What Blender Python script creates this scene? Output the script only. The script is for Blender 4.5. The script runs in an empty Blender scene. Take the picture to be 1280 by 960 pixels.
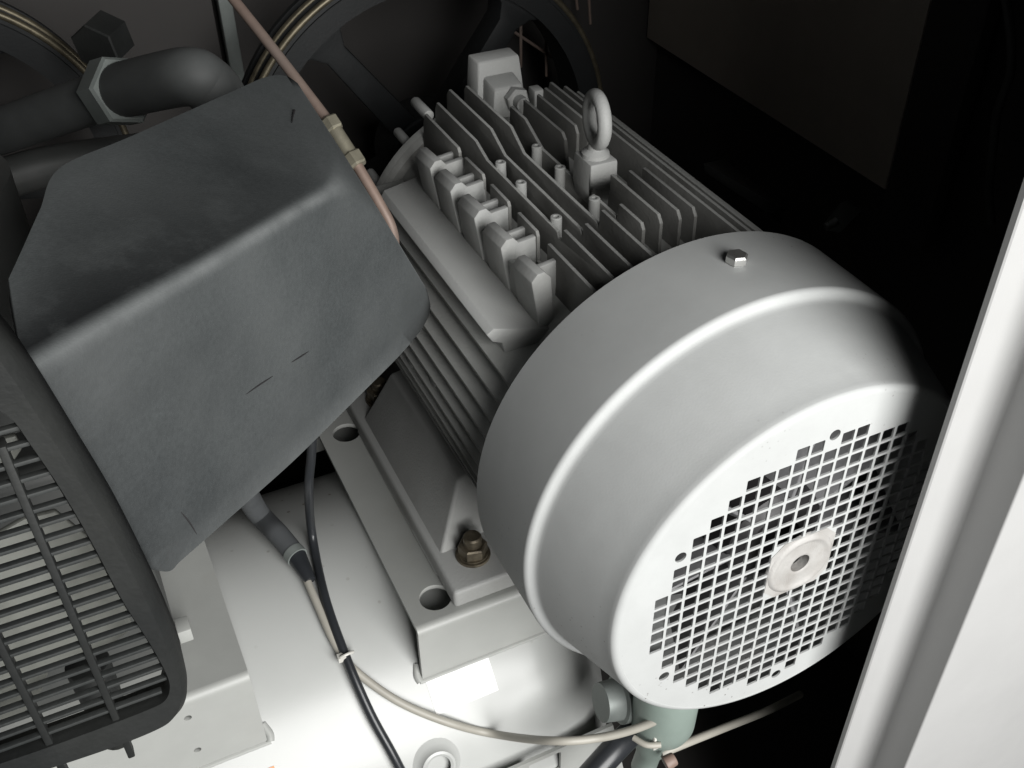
import bpy, bmesh, math, random
from mathutils import Vector, Matrix
random.seed(7)
sc = bpy.context.scene
col = sc.collection

# ------------------------------------------------------------------ camera
cd = bpy.data.cameras.new('camera'); cam = bpy.data.objects.new('camera', cd); col.objects.link(cam)
cam.matrix_world = Matrix.Translation([-0.32919, -0.30674, 0.47474]) @ Matrix([[0.903027, 0.275989, -0.329201], [-0.42949, 0.563948, -0.705337], [-0.009013, 0.778327, 0.627795]]).to_4x4()
cd.sensor_width = 36.0; cd.lens = 37.132; cd.clip_start = 0.02; cd.clip_end = 50.0
sc.camera = cam

# ------------------------------------------------------------------ world and light
w = bpy.data.worlds.new('World'); sc.world = w; w.use_nodes = True
w.node_tree.nodes['Background'].inputs[0].default_value = (0.75, 0.88, 1.0, 1)
w.node_tree.nodes['Background'].inputs[1].default_value = 0.008

def area(name, loc, target, sx, sy, power, color):
    l = bpy.data.lights.new(name, 'AREA'); l.shape = 'RECTANGLE'; l.size = sx; l.size_y = sy
    l.energy = power; l.color = color
    o = bpy.data.objects.new(name, l); col.objects.link(o)
    o.location = loc
    o.rotation_euler = (Vector(target) - Vector(loc)).to_track_quat('-Z', 'Y').to_euler()
    return o
# daylight from the doorway of the plant room, in front of the open cabinet
area('doorway_daylight', (0.05, -1.06, 0.44), (-0.02, 0, -0.02), 0.92, 1.15, 41, (1.0, 0.995, 0.98))

sc.render.engine = 'CYCLES'
sc.render.resolution_x = 1024; sc.render.resolution_y = 768
vs = sc.view_settings
vs.view_transform = 'Standard'; vs.look = 'None'; vs.exposure = 0.0; vs.gamma = 1.0; vs.use_curve_mapping = False

# ------------------------------------------------------------------ materials
def mat(name, color, rough=0.5, metal=0.0, var=0.12, vscale=60.0, bump=0.0, bscale=400.0,
        stain=None, stain_amt=0.0, stain_scale=8.0, stain_lo=0.5, stain_hi=0.75, stretch=(1, 1, 1),
        specks=None, spec=0.5, dust=None, dust_amt=0.0):
    m = bpy.data.materials.new(name); m.use_nodes = True
    nt = m.node_tree; N = nt.nodes; L = nt.links; b = N['Principled BSDF']
    b.inputs['Roughness'].default_value = rough; b.inputs['Metallic'].default_value = metal
    b.inputs['Specular IOR Level'].default_value = spec
    tc = N.new('ShaderNodeTexCoord')
    n1 = N.new('ShaderNodeTexNoise'); n1.inputs['Scale'].default_value = vscale
    n1.inputs['Detail'].default_value = 6; n1.inputs['Roughness'].default_value = 0.65
    L.new(tc.outputs['Object'], n1.inputs['Vector'])
    r = N.new('ShaderNodeValToRGB')
    r.color_ramp.elements[0].position = 0.3; r.color_ramp.elements[1].position = 0.7
    lo = 1 - var; hi = 1 + var
    r.color_ramp.elements[0].color = (color[0]*lo, color[1]*lo, color[2]*lo, 1)
    r.color_ramp.elements[1].color = (min(color[0]*hi, 1), min(color[1]*hi, 1), min(color[2]*hi, 1), 1)
    L.new(n1.outputs['Fac'], r.inputs['Fac'])
    cur = r.outputs['Color']
    def mix(fac, c):
        nonlocal cur
        mx = N.new('ShaderNodeMix'); mx.data_type = 'RGBA'
        L.new(fac, mx.inputs['Factor']); L.new(cur, mx.inputs['A']); mx.inputs['B'].default_value = (*c, 1)
        cur = mx.outputs['Result']
    def ramp_noise(scale, a, bb, amt, st=(1, 1, 1), detail=5):
        mp = N.new('ShaderNodeMapping'); mp.inputs['Scale'].default_value = st
        L.new(tc.outputs['Object'], mp.inputs['Vector'])
        n = N.new('ShaderNodeTexNoise'); n.inputs['Scale'].default_value = scale; n.inputs['Detail'].default_value = detail
        L.new(mp.outputs['Vector'], n.inputs['Vector'])
        mr = N.new('ShaderNodeMapRange'); mr.inputs['From Min'].default_value = a; mr.inputs['From Max'].default_value = bb
        mr.inputs['To Max'].default_value = amt
        L.new(n.outputs['Fac'], mr.inputs['Value'])
        return mr.outputs['Result']
    if stain: mix(ramp_noise(stain_scale, stain_lo, stain_hi, stain_amt, stretch), stain)
    if dust: mix(ramp_noise(11, 0.35, 0.7, dust_amt, detail=8), dust)
    if specks:
        v = N.new('ShaderNodeTexVoronoi'); v.inputs['Scale'].default_value = specks[1]
        L.new(tc.outputs['Object'], v.inputs['Vector'])
        cl = ramp_noise(9, 0.52, 0.66, 0.9, detail=2)
        mr = N.new('ShaderNodeMapRange'); mr.inputs['From Min'].default_value = 0.13; mr.inputs['From Max'].default_value = 0.09
        L.new(v.outputs['Distance'], mr.inputs['Value'])
        mu = N.new('ShaderNodeMath'); mu.operation = 'MULTIPLY'
        L.new(mr.outputs['Result'], mu.inputs[0]); L.new(cl, mu.inputs[1])
        mix(mu.outputs[0], specks[0])
    L.new(cur, b.inputs['Base Color'])
    # roughness follows the grain a little
    rr = N.new('ShaderNodeMapRange'); rr.inputs['To Min'].default_value = max(rough-0.08, 0.02); rr.inputs['To Max'].default_value = min(rough+0.12, 1)
    L.new(n1.outputs['Fac'], rr.inputs['Value']); L.new(rr.outputs['Result'], b.inputs['Roughness'])
    if bump:
        n2 = N.new('ShaderNodeTexNoise'); n2.inputs['Scale'].default_value = bscale; n2.inputs['Detail'].default_value = 3
        L.new(tc.outputs['Object'], n2.inputs['Vector'])
        bp = N.new('ShaderNodeBump'); bp.inputs['Strength'].default_value = bump; bp.inputs['Distance'].default_value = 0.001
        L.new(n2.outputs['Fac'], bp.inputs['Height']); L.new(bp.outputs['Normal'], b.inputs['Normal'])
    return m

def lit_tops(m, c):
    # paler colour painted on whatever faces up, for the light on crests and pads
    nt = m.node_tree; N = nt.nodes; L = nt.links; b = N['Principled BSDF']
    src = b.inputs['Base Color'].links[0].from_socket
    g = N.new('ShaderNodeNewGeometry'); sp = N.new('ShaderNodeSeparateXYZ'); L.new(g.outputs['True Normal'], sp.inputs[0])
    mr = N.new('ShaderNodeMapRange'); mr.inputs['From Min'].default_value = 0.35; mr.inputs['From Max'].default_value = 0.9; mr.inputs['To Max'].default_value = 0.85
    L.new(sp.outputs['Z'], mr.inputs['Value'])
    mx = N.new('ShaderNodeMix'); mx.data_type = 'RGBA'
    L.new(mr.outputs['Result'], mx.inputs['Factor']); L.new(src, mx.inputs['A']); mx.inputs['B'].default_value = (*c, 1)
    L.new(mx.outputs['Result'], b.inputs['Base Color'])
GREY = mat('motor_grey_paint', (0.40, 0.41, 0.405), 0.62, spec=0.35, var=0.05, vscale=25, bump=0.06, bscale=900,
           specks=((0.11, 0.10, 0.09), 190), dust=(0.34, 0.345, 0.34), dust_amt=0.5)
CAST = mat('cast_grey_paint', (0.37, 0.375, 0.365), 0.6, var=0.07, vscale=40, bump=0.25, bscale=500,
           stain=(0.10, 0.095, 0.085), stain_amt=0.5, stain_scale=22, stain_lo=0.56, stain_hi=0.8, dust=(0.30, 0.30, 0.285), dust_amt=0.6)
lit_tops(CAST, (0.42, 0.425, 0.415))
FINM = mat('shaded_grimy_fin_paint', (0.20, 0.20, 0.19), 0.7, var=0.1, vscale=60, bump=0.35, bscale=450,  # base colour darkened for the fan cover's shade on the fins; stain is grime
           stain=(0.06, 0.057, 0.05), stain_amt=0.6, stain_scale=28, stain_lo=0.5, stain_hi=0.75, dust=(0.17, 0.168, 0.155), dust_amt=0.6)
lit_tops(FINM, (0.40, 0.405, 0.39))
WORN = mat('bare_cast_hub', (0.36, 0.352, 0.338), 0.5, var=0.1, vscale=120, bump=0.3, bscale=700,
           stain=(0.20, 0.185, 0.17), stain_amt=0.7, stain_scale=60, stain_lo=0.45, stain_hi=0.7)
HOOD = mat('dusty_black_plastic', (0.046, 0.051, 0.052), 0.6, var=0.16, vscale=420, bump=0.12, bscale=1200, spec=0.35,
           stain=(0.024, 0.027, 0.028), stain_amt=0.7, stain_scale=14, stain_lo=0.45, stain_hi=0.8, stretch=(1, 1, 1.6),
           dust=(0.078, 0.083, 0.083), dust_amt=0.65)
def handled_marks(m):
    # dust rubbed off in streaks beside the ridge ('rubbed') and pale abrasion on the ridge and rims ('abraded')
    nt = m.node_tree; N = nt.nodes; L = nt.links; b = N['Principled BSDF']
    src = b.inputs['Base Color'].links[0].from_socket
    tc = N.new('ShaderNodeTexCoord')
    for att, c, sc_, st, lo, hi in (('rubbed', (0.008, 0.009, 0.0095), 30, (0.35, 0.9, 2.2), 0.12, 0.5), ('abraded', (0.15, 0.157, 0.157), 45, (1, 1, 1), 0.1, 0.75)):
        at_ = N.new('ShaderNodeAttribute'); at_.attribute_name = att
        mp = N.new('ShaderNodeMapping'); mp.inputs['Scale'].default_value = st; mp.inputs['Rotation'].default_value = (0, 0, 0.75)
        L.new(tc.outputs['Object'], mp.inputs['Vector'])
        n = N.new('ShaderNodeTexNoise'); n.inputs['Scale'].default_value = sc_; n.inputs['Detail'].default_value = 7; n.inputs['Roughness'].default_value = 0.65
        L.new(mp.outputs['Vector'], n.inputs['Vector'])
        mr = N.new('ShaderNodeMapRange'); mr.inputs['From Min'].default_value = lo; mr.inputs['From Max'].default_value = hi
        L.new(n.outputs['Fac'], mr.inputs['Value'])
        mu = N.new('ShaderNodeMath'); mu.operation = 'MULTIPLY'
        L.new(at_.outputs['Fac'], mu.inputs[0]); L.new(mr.outputs['Result'], mu.inputs[1])
        mx = N.new('ShaderNodeMix'); mx.data_type = 'RGBA'
        L.new(mu.outputs[0], mx.inputs['Factor']); L.new(src, mx.inputs['A']); mx.inputs['B'].default_value = (*c, 1)
        src = mx.outputs['Result']
    L.new(src, b.inputs['Base Color'])
handled_marks(HOOD)
PLAST = mat('black_plastic', (0.010, 0.011, 0.011), 0.6, var=0.2, vscale=70, bump=0.2, spec=0.3, dust=(0.026, 0.027, 0.025), dust_amt=0.7)
TANK = mat('tank_white_paint', (0.41, 0.418, 0.405), 0.3, var=0.02, vscale=10, bump=0.03, bscale=300, specks=((0.2, 0.18, 0.15), 75))
SHEET = mat('bracket_cream_paint', (0.36, 0.367, 0.35), 0.42, var=0.035, vscale=30, bump=0.05, bscale=500,
            stain=(0.30, 0.29, 0.26), stain_amt=0.45, stain_scale=16, stain_lo=0.55, stain_hi=0.8)
POST = mat('cabinet_white_paint', (0.35, 0.35, 0.346), 0.4, var=0.015, vscale=20, bump=0.05, bscale=700)
PANEL = mat('cabinet_inner_sheet', (0.55, 0.49, 0.42), 0.7, var=0.06, vscale=20)
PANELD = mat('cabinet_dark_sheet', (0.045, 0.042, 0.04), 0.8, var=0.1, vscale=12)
COPPER = mat('copper_tube', (0.19, 0.138, 0.113), 0.55, 0.2, var=0.15, vscale=80, dust=(0.20, 0.165, 0.145), dust_amt=0.7)
BRASS = mat('brass', (0.30, 0.28, 0.215), 0.38, 0.6, var=0.15, vscale=90)
ZINC = mat('yellow_zinc', (0.17, 0.145, 0.105), 0.45, 0.6, var=0.35, vscale=140, stain=(0.05, 0.04, 0.03), stain_amt=0.8, stain_scale=90, stain_lo=0.5, stain_hi=0.7)
STEEL = mat('zinc_steel', (0.62, 0.62, 0.60), 0.28, 0.9, var=0.1, vscale=100)
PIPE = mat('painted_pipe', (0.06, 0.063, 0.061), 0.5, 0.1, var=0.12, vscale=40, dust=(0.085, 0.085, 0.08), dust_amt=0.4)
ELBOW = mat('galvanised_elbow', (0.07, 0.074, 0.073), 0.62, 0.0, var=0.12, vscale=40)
NUT = mat('grey_steel_nut', (0.2, 0.22, 0.21), 0.5, 0.2, var=0.1, vscale=60)
IRON = mat('cast_iron_pulley', (0.008, 0.0092, 0.0098), 0.65, 0.1, var=0.15, vscale=50, bump=0.2)
GOLD = mat('worn_groove_edge', (0.14, 0.122, 0.085), 0.45, 0.7, var=0.3, vscale=120)
BLACK = mat('black_cable', (0.022, 0.024, 0.027), 0.3, var=0.1, vscale=50)
BEIGE = mat('beige_cable', (0.33, 0.315, 0.275), 0.45, var=0.06, vscale=50)
RUBBER = mat('dusty_grey_rubber', (0.06, 0.065, 0.068), 0.7, var=0.2, vscale=60, dust=(0.095, 0.10, 0.105), dust_amt=0.8)
GREEN = mat('pale_green_plastic', (0.215, 0.262, 0.235), 0.4, var=0.06, vscale=40)
WHITE = mat('white_label', (0.85, 0.85, 0.84), 0.5, var=0.01)
BLADE = mat('pale_fan_plastic', (0.20, 0.205, 0.185), 0.5, var=0.08, vscale=40)
GUARD = mat('dusty_guard_plastic', (0.016, 0.018, 0.018), 0.6, var=0.2, vscale=300, bump=0.2, spec=0.3, dust=(0.045, 0.047, 0.045), dust_amt=0.75)
FAN = mat('dark_fan_plastic', (0.022, 0.021, 0.022), 0.45, var=0.1, vscale=40)
ALU = mat('fan_grey', (0.24, 0.24, 0.245), 0.45, var=0.1, vscale=50)
ORANGE = mat('orange_tag', (0.8, 0.32, 0.12), 0.5, var=0.05)
PINK = mat('pinkish_connector', (0.20, 0.14, 0.115), 0.5, var=0.1)
NYLON = mat('clear_nylon', (0.55, 0.54, 0.50), 0.35, var=0.05)

# ------------------------------------------------------------------ mesh helpers (all lengths in centimetres)
S = 0.01
def link(name, me, m, parent, smooth):
    o = bpy.data.objects.new(name, me); col.objects.link(o)
    if m: me.materials.append(m)
    if smooth:
        me.shade_smooth(); me.set_sharp_from_angle(angle=math.radians(38))
    if parent:
        o.parent = parent
        if parent.type == 'EMPTY': o.matrix_parent_inverse = Matrix.Translation(parent.location).inverted()
    return o
def mk(name, V, F, m, parent=None, smooth=True, bevel=0.0, seg=2, recalc=True):
    me = bpy.data.meshes.new(name)
    me.from_pydata([(v[0]*S, v[1]*S, v[2]*S) for v in V], [], F)
    bm = bmesh.new(); bm.from_mesh(me)
    bmesh.ops.remove_doubles(bm, verts=bm.verts, dist=1e-6)
    if recalc: bmesh.ops.recalc_face_normals(bm, faces=bm.faces)
    if bevel:
        ed = [e for e in bm.edges if len(e.link_faces) == 2 and e.calc_face_angle(0) > math.radians(35)]
        bmesh.ops.bevel(bm, geom=ed, offset=bevel*S, segments=seg, affect='EDGES', profile=0.5, clamp_overlap=True)
    bm.to_mesh(me); bm.free()
    return link(name, me, m, parent, smooth)
class MB:
    def __init__(s): s.V = []; s.F = []
    def add(s, V, F):
        k = len(s.V); s.V += [tuple(v) for v in V]; s.F += [tuple(i+k for i in f) for f in F]; return s
    def box(s, a, b):
        x0, y0, z0 = a; x1, y1, z1 = b
        return s.add([(x0,y0,z0),(x1,y0,z0),(x1,y1,z0),(x0,y1,z0),(x0,y0,z1),(x1,y0,z1),(x1,y1,z1),(x0,y1,z1)],
                     [(0,3,2,1),(4,5,6,7),(0,1,5,4),(1,2,6,5),(2,3,7,6),(3,0,4,7)])
    def hexa(s, p): return s.add(p, [(0,3,2,1),(4,5,6,7),(0,1,5,4),(1,2,6,5),(2,3,7,6),(3,0,4,7)])
    def prism(s, prof, axis, a, b):
        n = len(prof)
        def P(q, t): return {'x': (t, q[0], q[1]), 'y': (q[0], t, q[1]), 'z': (q[0], q[1], t)}[axis]
        V = [P(q, a) for q in prof] + [P(q, b) for q in prof]
        return s.add(V, [tuple(range(n))[::-1], tuple(range(n, 2*n))] + [(i, (i+1) % n, n+(i+1) % n, n+i) for i in range(n)])
    def lathe(s, prof, c=(0,0,0), ax=(0,1,0), n=64, close=True):
        # prof: (radius, distance along ax)
        ax = Vector(ax).normalized(); u = ax.orthogonal().normalized(); v = ax.cross(u); c = Vector(c)
        V = []; m = len(prof)
        for i in range(n):
            a = 2*math.pi*i/n; e = u*math.cos(a) + v*math.sin(a)
            V += [tuple(c + ax*h + e*r) for r, h in prof]
        F = [(i*m+j, i*m+j+1, ((i+1) % n)*m+j+1, ((i+1) % n)*m+j) for i in range(n) for j in range(m-1)]
        if close:
            F.append(tuple(i*m for i in range(n))[::-1]); F.append(tuple(i*m+m-1 for i in range(n)))
        return s.add(V, F)
    def rod(s, a, b, r0, r1=None, n=20):
        a = Vector(a); b = Vector(b); L = (b-a).length
        return s.lathe([(r0, 0), (r1 if r1 is not None else r0, L)], a, b-a, n)
    def torus(s, c, nrm, R, r, n=40, k=16):
        nrm = Vector(nrm).normalized(); u = nrm.orthogonal().normalized(); v = nrm.cross(u); c = Vector(c); V = []
        for i in range(n):
            a = 2*math.pi*i/n; e = u*math.cos(a)+v*math.sin(a)
            for j in range(k):
                b = 2*math.pi*j/k; V.append(tuple(c + e*(R + r*math.cos(b)) + nrm*(r*math.sin(b))))
        return s.add(V, [(i*k+j, ((i+1) % n)*k+j, ((i+1) % n)*k+(j+1) % k, i*k+(j+1) % k) for i in range(n) for j in range(k)])
    def tube(s, pts, r, n=14, sub=10):
        P = [Vector(p) for p in pts]
        if len(P) > 2 and sub:
            Q = []
            for i in range(len(P)-1):
                p0 = P[max(i-1, 0)]; p1 = P[i]; p2 = P[i+1]; p3 = P[min(i+2, len(P)-1)]
                for j in range(sub):
                    t = j/sub
                    Q.append(0.5*((2*p1) + (p2-p0)*t + (2*p0-5*p1+4*p2-p3)*t*t + (3*p1-p0-3*p2+p3)*t*t*t))
            P = Q + [P[-1]]
        rr = r if callable(r) else (lambda t: r)
        T = (P[1]-P[0]).normalized(); u = T.orthogonal().normalized(); V = []
        for i, p in enumerate(P):
            T = (P[min(i+1, len(P)-1)]-P[max(i-1, 0)]).normalized()
            u = (u - T*u.dot(T)).normalized(); v = T.cross(u); q = rr(i/(len(P)-1))
            V += [tuple(p + u*(q*math.cos(2*math.pi*j/n)) + v*(q*math.sin(2*math.pi*j/n))) for j in range(n)]
        m = len(P)
        F = [(i*n+j, i*n+(j+1) % n, (i+1)*n+(j+1) % n, (i+1)*n+j) for i in range(m-1) for j in range(n)]
        F += [tuple(range(n))[::-1], tuple(range((m-1)*n, m*n))]
        return s.add(V, F)
    def build(s, name, m, parent=None, **k): return mk(name, s.V, s.F, m, parent, **k)
def hexnut(mb, c, ax, r, h, hole=0.0, ch=0.12):
    ax = Vector(ax).normalized()
    prof = [(r-ch, 0), (r, ch), (r, h-ch), (r-ch, h)] if not hole else [(hole, 0), (r-ch, 0), (r, ch), (r, h-ch), (r-ch, h), (hole, h)]
    return mb.lathe(prof, c, ax, 6)
def sheet(name, outer, holes, thick, M4, m, parent, bevel=0.0):
    # a flat sheet with real holes: outlines in cm (2D), M4 puts the sheet's x, y, z into the scene
    cu = bpy.data.curves.new(name, 'CURVE'); cu.dimensions = '2D'; cu.fill_mode = 'BOTH'
    cu.extrude = thick/2; cu.bevel_depth = bevel; cu.bevel_resolution = 1
    for ring in [outer] + holes:
        sp = cu.splines.new('POLY'); sp.points.add(len(ring)-1); sp.use_cyclic_u = True
        for p, q in zip(sp.points, ring): p.co = (q[0], q[1], 0, 1)
    tmp = bpy.data.objects.new(name, cu); col.objects.link(tmp)
    dg = bpy.context.evaluated_depsgraph_get()
    me = bpy.data.meshes.new_from_object(tmp.evaluated_get(dg)); me.name = name
    bpy.data.objects.remove(tmp); bpy.data.curves.remove(cu)
    me.transform(Matrix.Scale(S, 4) @ M4)
    return link(name, me, m, parent, True)
def ring2d(cx, cy, r, n=32): return [(cx+r*math.cos(2*math.pi*i/n), cy+r*math.sin(2*math.pi*i/n)) for i in range(n)]
def rrect(x0, y0, x1, y1, r, k=3):
    out = []
    for cx, cy, a in ((x1-r, y0+r, -90), (x1-r, y1-r, 0), (x0+r, y1-r, 90), (x0+r, y0+r, 180)):
        for i in range(k+1):
            t = math.radians(a+90*i/k); out.append((cx+r*math.cos(t), cy+r*math.sin(t)))
    return out
def tag(o, label, cat, group=None):
    o['label'] = label; o['category'] = cat
    if group: o['group'] = group
    return o
def thing(name, label, cat, base, group=None):
    o = bpy.data.objects.new(name, None); col.objects.link(o); o.empty_display_size = 0.05
    o.location = Vector(base)*S
    return tag(o, label, cat, group)
def struct(o): o['kind'] = 'structure'; return o
YZ_XZ = Matrix(((1,0,0,0),(0,0,1,0),(0,1,0,0),(0,0,0,1)))     # sheet x,y -> scene x,z

# ------------------------------------------------------------------ the cabinet around the machine
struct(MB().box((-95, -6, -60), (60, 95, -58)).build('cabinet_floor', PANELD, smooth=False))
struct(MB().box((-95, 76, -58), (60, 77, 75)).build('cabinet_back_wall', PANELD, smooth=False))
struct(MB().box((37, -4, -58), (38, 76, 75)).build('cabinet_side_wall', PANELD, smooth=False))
t = MB().box((35, 33.2, 0), (35.4, 75.5, 62)).build('lining_panel', PANEL, bevel=0.15)
tag(t, 'large plain brownish lining panel on the inside of the dark cabinet wall', 'panel')
t = MB().box((34.6, 27, -3), (36.2, 32.8, 62)).build('wall_stiffener', PANELD, bevel=0.3)
tag(t, 'narrow dark upright stiffener beside the brownish lining panel', 'stiffener')
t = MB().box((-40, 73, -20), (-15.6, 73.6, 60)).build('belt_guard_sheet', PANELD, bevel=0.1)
tag(t, 'dim flat sheet panel behind the pulleys at the cabinet back', 'panel')
t = MB().box((-15.2, 71.8, -20), (-13.9, 73.4, 60)).build('upright_strip', NUT, bevel=0.15)
tag(t, 'thin pale upright metal strip beside the dim sheet panel', 'strip')

# front frame of the cabinet: inner flange, rebate, front panel
t = thing('cabinet_front_frame', 'white painted cabinet door post with a recessed grey step along it', 'door post', (10, -5, -58))
fr = 0.45
V = []; prof = [(4.35, -3.1), (4.35, -3.42), (4.43, -3.5)]
for i in range(9):
    a = math.radians(90*i/8); prof.append((7.44+0.4*math.sin(a), -3.9+0.4*math.cos(a)))
prof += [(7.15, -6.4)]
for i in range(1, 6):
    a = math.radians(90*i/5); prof.append((7.15+0.15*(1-math.cos(a)), -6.4-0.15*math.sin(a)))
prof += [(60, -6.55), (60, -6.15), (8.0, -6.15), (7.75, -5.85), (8.25, -3.6), (7.9, -3.15), (7.4, -3.1)]
MB().prism(prof, 'z', -58, 75).build('folded_post', POST, t)

# ------------------------------------------------------------------ the electric motor
motor = thing('electric_motor', 'large grey finned electric motor with perforated round fan cover', 'electric motor', (0, 30, -16))
# fan cover: a spun shell
prof = [(14.92, 13.35), (14.92, 6.72)]
for i in range(1, 9):
    a = math.radians(80*i/8); prof.append((14.92-0.34*(1-math.cos(a)), 6.72-0.34*math.sin(a)))
prof += [(14.48, 6.33), (14.36, 6.24), (14.28, 6.10), (14.22, 5.9), (14.05, 5.2), (13.5, 3.3), (12.95, 1.4), (12.70, 0.55)]
for i in range(1, 9):
    a = math.radians(14+76*i/8); prof.append((12.25+0.45*math.cos(a), 0.45-0.43*math.sin(a)))
inner = [(r-0.22, y+0.22) for r, y in prof[::-1]]
inner[-1] = (14.70, 13.35)
prof += inner
V = MB().lathe(prof + [prof[0]], n=160, close=False)
cover = V.build('fan_cover', GREY, motor)
# perforated face
tops = [0, -2, -4, -5, -6, -7, -7, -7, -8, -8, -7, -8, -8, -7, -7, -7, -6, -5, -3, 0]
bots = [4, 6, 8, 9, 10, 11, 11, 11, 12, 12, 11, 12, 11, 11, 10, 10, 9, 8, 6, 4]
holes = []
for c in range(20):
    for r in range(tops[c], bots[c]+1):
        cx = c-9.66; cz = -r*0.995+1.46
        x0, x1, z0, z1 = cx-0.41, cx+0.41, cz-0.405, cz+0.405
        q = 2.32
        if abs(cx) < 0.9 and abs(cz) < 0.9: continue
        if abs(cx) < 2.75 and abs(cz) < 2.75:
            if abs(cx) > 1.9 and abs(cz) > 1.9: pass
            elif abs(cx) > abs(cz):
                if cx > 0: x0 = max(x0, q)
                else: x1 = min(x1, -q)
            else:
                if cz > 0: z0 = max(z0, q)
                else: z1 = min(z1, -q)
            if x1-x0 < 0.14 or z1-z0 < 0.14: continue
        if math.hypot(abs(cx)+0.38, abs(cz)+0.38) > 11.75: continue
        holes.append(rrect(x0, z0, x1, z1, 0.06, 2))
for hx, hz in ((-8.75, 4.74), (-8.8, -5.74), (0.29, -11.0), (0.35, 9.94)): holes.append(ring2d(hx, hz, 0.36, 20))
holes.append(ring2d(0, 0, 0.9, 24))
grille = sheet('perforated_face', ring2d(0, 0, 12.28, 160), holes, 0.12, Matrix.Translation((0, 0.1, 0)) @ YZ_XZ, GREY, cover)
hub = MB().lathe([(0.68, 0.6), (0.66, 0.0), (0.72, -0.05), (0.9, -0.06), (1.6, -0.02), (1.8, -0.05), (1.92, -0.13), (2.06, -0.15), (2.18, -0.09), (2.3, 0.0), (2.36, 0.09), (2.36, 0.2), (0.9, 0.6)], n=64, close=False)
hub.build('hub_boss', WORN, cover)
sheet('hub_plate', [(-2.3, -1.5), (-1.5, -2.3), (1.5, -2.3), (2.3, -1.5), (2.3, 1.5), (1.5, 2.3), (-1.5, 2.3), (-2.3, 1.5)], [ring2d(0, 0, 1.2, 24)], 0.06, Matrix.Translation((0, 0.03, 0)) @ YZ_XZ, WORN, cover)
c = Vector((0.39, 10.27, 14.9)); n = Vector((0.026, 0, 1)).normalized()
m_ = MB(); hexnut(m_, c, n, 0.66, 0.6, 0.3); m_.lathe([(0.3, 0.05), (0.26, 0.4), (0.0, 0.42)], c, n, 16, close=False)
m_.build('cover_screw', STEEL, cover)
# fan behind the grille
fan = MB().lathe([(0.01, 8.3), (1.2, 8.3), (1.5, 2.0), (2.6, 1.9), (3.4, 2.6), (3.8, 6.5), (9.5, 7.2), (9.5, 7.5), (0.01, 7.5)], n=48, close=False).build('cooling_fan', FAN, motor)
for k in range(7):
    a = 2*math.pi*k/7 + 0.62
    ca, sa = math.cos(a), math.sin(a)
    def q(r, y, w): return (r*ca-w*sa, y, r*sa+w*ca)
    MB().hexa([q(3.2, 2.2, -.5), q(11.0, 1.9, -1.0), q(11.0, 6.6, 1.6), q(3.2, 6.6, .6),
               q(3.2, 2.2, -.25), q(11.0, 1.9, -.75), q(11.0, 6.6, 1.85), q(3.2, 6.6, .85)]).build('blade', ALU, fan, bevel=0.05)
# stator frame
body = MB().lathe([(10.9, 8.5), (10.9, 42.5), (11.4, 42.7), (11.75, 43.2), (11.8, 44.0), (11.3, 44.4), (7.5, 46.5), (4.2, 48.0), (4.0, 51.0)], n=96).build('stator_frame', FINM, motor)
MB().rod((0, 50, 0), (0, 60.5, 0), 2.1, n=32).build('shaft', STEEL, motor)
RF = 13.65
def zt(x): return math.sqrt(RF*RF-x*x)
def fin(x, prof, zb=8.8, th=0.30):
    # prof: (y, z) along the crest from the drive end to the fan end
    P = prof + [(prof[-1][0], zb), (prof[0][0], zb)]
    n = len(P); V = []
    for y, z in P:
        k = th*0.5*(1.35 if z <= zb+.1 else 0.85); V += [(x-k, y, z), (x+k, y, z)]
    F = [tuple(2*i for i in range(n)), tuple(2*i+1 for i in range(n))[::-1]]
    F += [(2*i, 2*((i+1) % n), 2*((i+1) % n)+1, 2*i+1) for i in range(n)]
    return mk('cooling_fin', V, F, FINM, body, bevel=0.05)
zz = zt(6.05)
fin(-6.05, [(42.6, zz-.9), (42.2, zz), (35.7, zz), (35.45, zz-.3), (35.4, 9.9), (34.5, 9.9), (34.45, zz-.2), (31.3, zz-.1), (31.1, zz-.4), (31.05, 9.9), (29.95, 9.9), (29.9, zz-.2),
            (27.1, zz-.2), (26.9, zz-.5), (26.85, 9.9), (25.55, 9.9), (25.5, zz-.2), (22.75, zz-.2), (22.55, zz-.5), (22.5, 9.9), (21.1, 9.9), (21.05, zz-.2), (12.5, zz-.2)])
fin(-4.85, [(43, zt(4.85)-.7), (42.6, zt(4.85)), (35.2, zt(4.85)), (33.2, 12.1), (22.1, 12.1), (21.9, 11.7), (21.4, 11.8), (21.2, zt(4.85)-.1), (12.5, zt(4.85)-.1)])
fin(-3.42, [(44, zt(3.42)-.6), (43.5, zt(3.42)), (35.6, zt(3.42)), (33.2, 12.15), (21.6, 12.15), (21.3, 11.8), (21.0, zt(3.42)-.35), (12.5, zt(3.42)-.35)])
fin(-2.17, [(43.4, zt(2.17)-.5), (43, zt(2.17)), (34.8, zt(2.17)), (32.6, 12.3), (21.6, 12.3), (21.4, 12.0), (21.1, zt(2.17)), (12.5, zt(2.17))])
fin(-0.80, [(37.8, 12.0), (37.7, zt(.8)), (35.2, zt(.8)), (32.4, 12.45), (21.6, 12.45), (21.4, 12.1), (21.2, zt(.8)-.1), (18.5, zt(.8)-.1), (18.2, zt(.8)-.5), (18.15, 9.5)])
fin(0.62, [(38.3, zt(.7)), (32.0, zt(.7)), (31.5, zt(.7)-.4), (30.6, 9.2)])
fin(0.62, [(25.0, 9.5), (24.9, zt(.7)), (18.8, zt(.7)), (18.4, zt(.7)-.5), (18.35, 9.5)])
fin(2.12, [(39.0, zt(2.1)), (32.8, zt(2.1)), (32.4, zt(2.1)-.5), (32.35, 9.5)])
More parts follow.
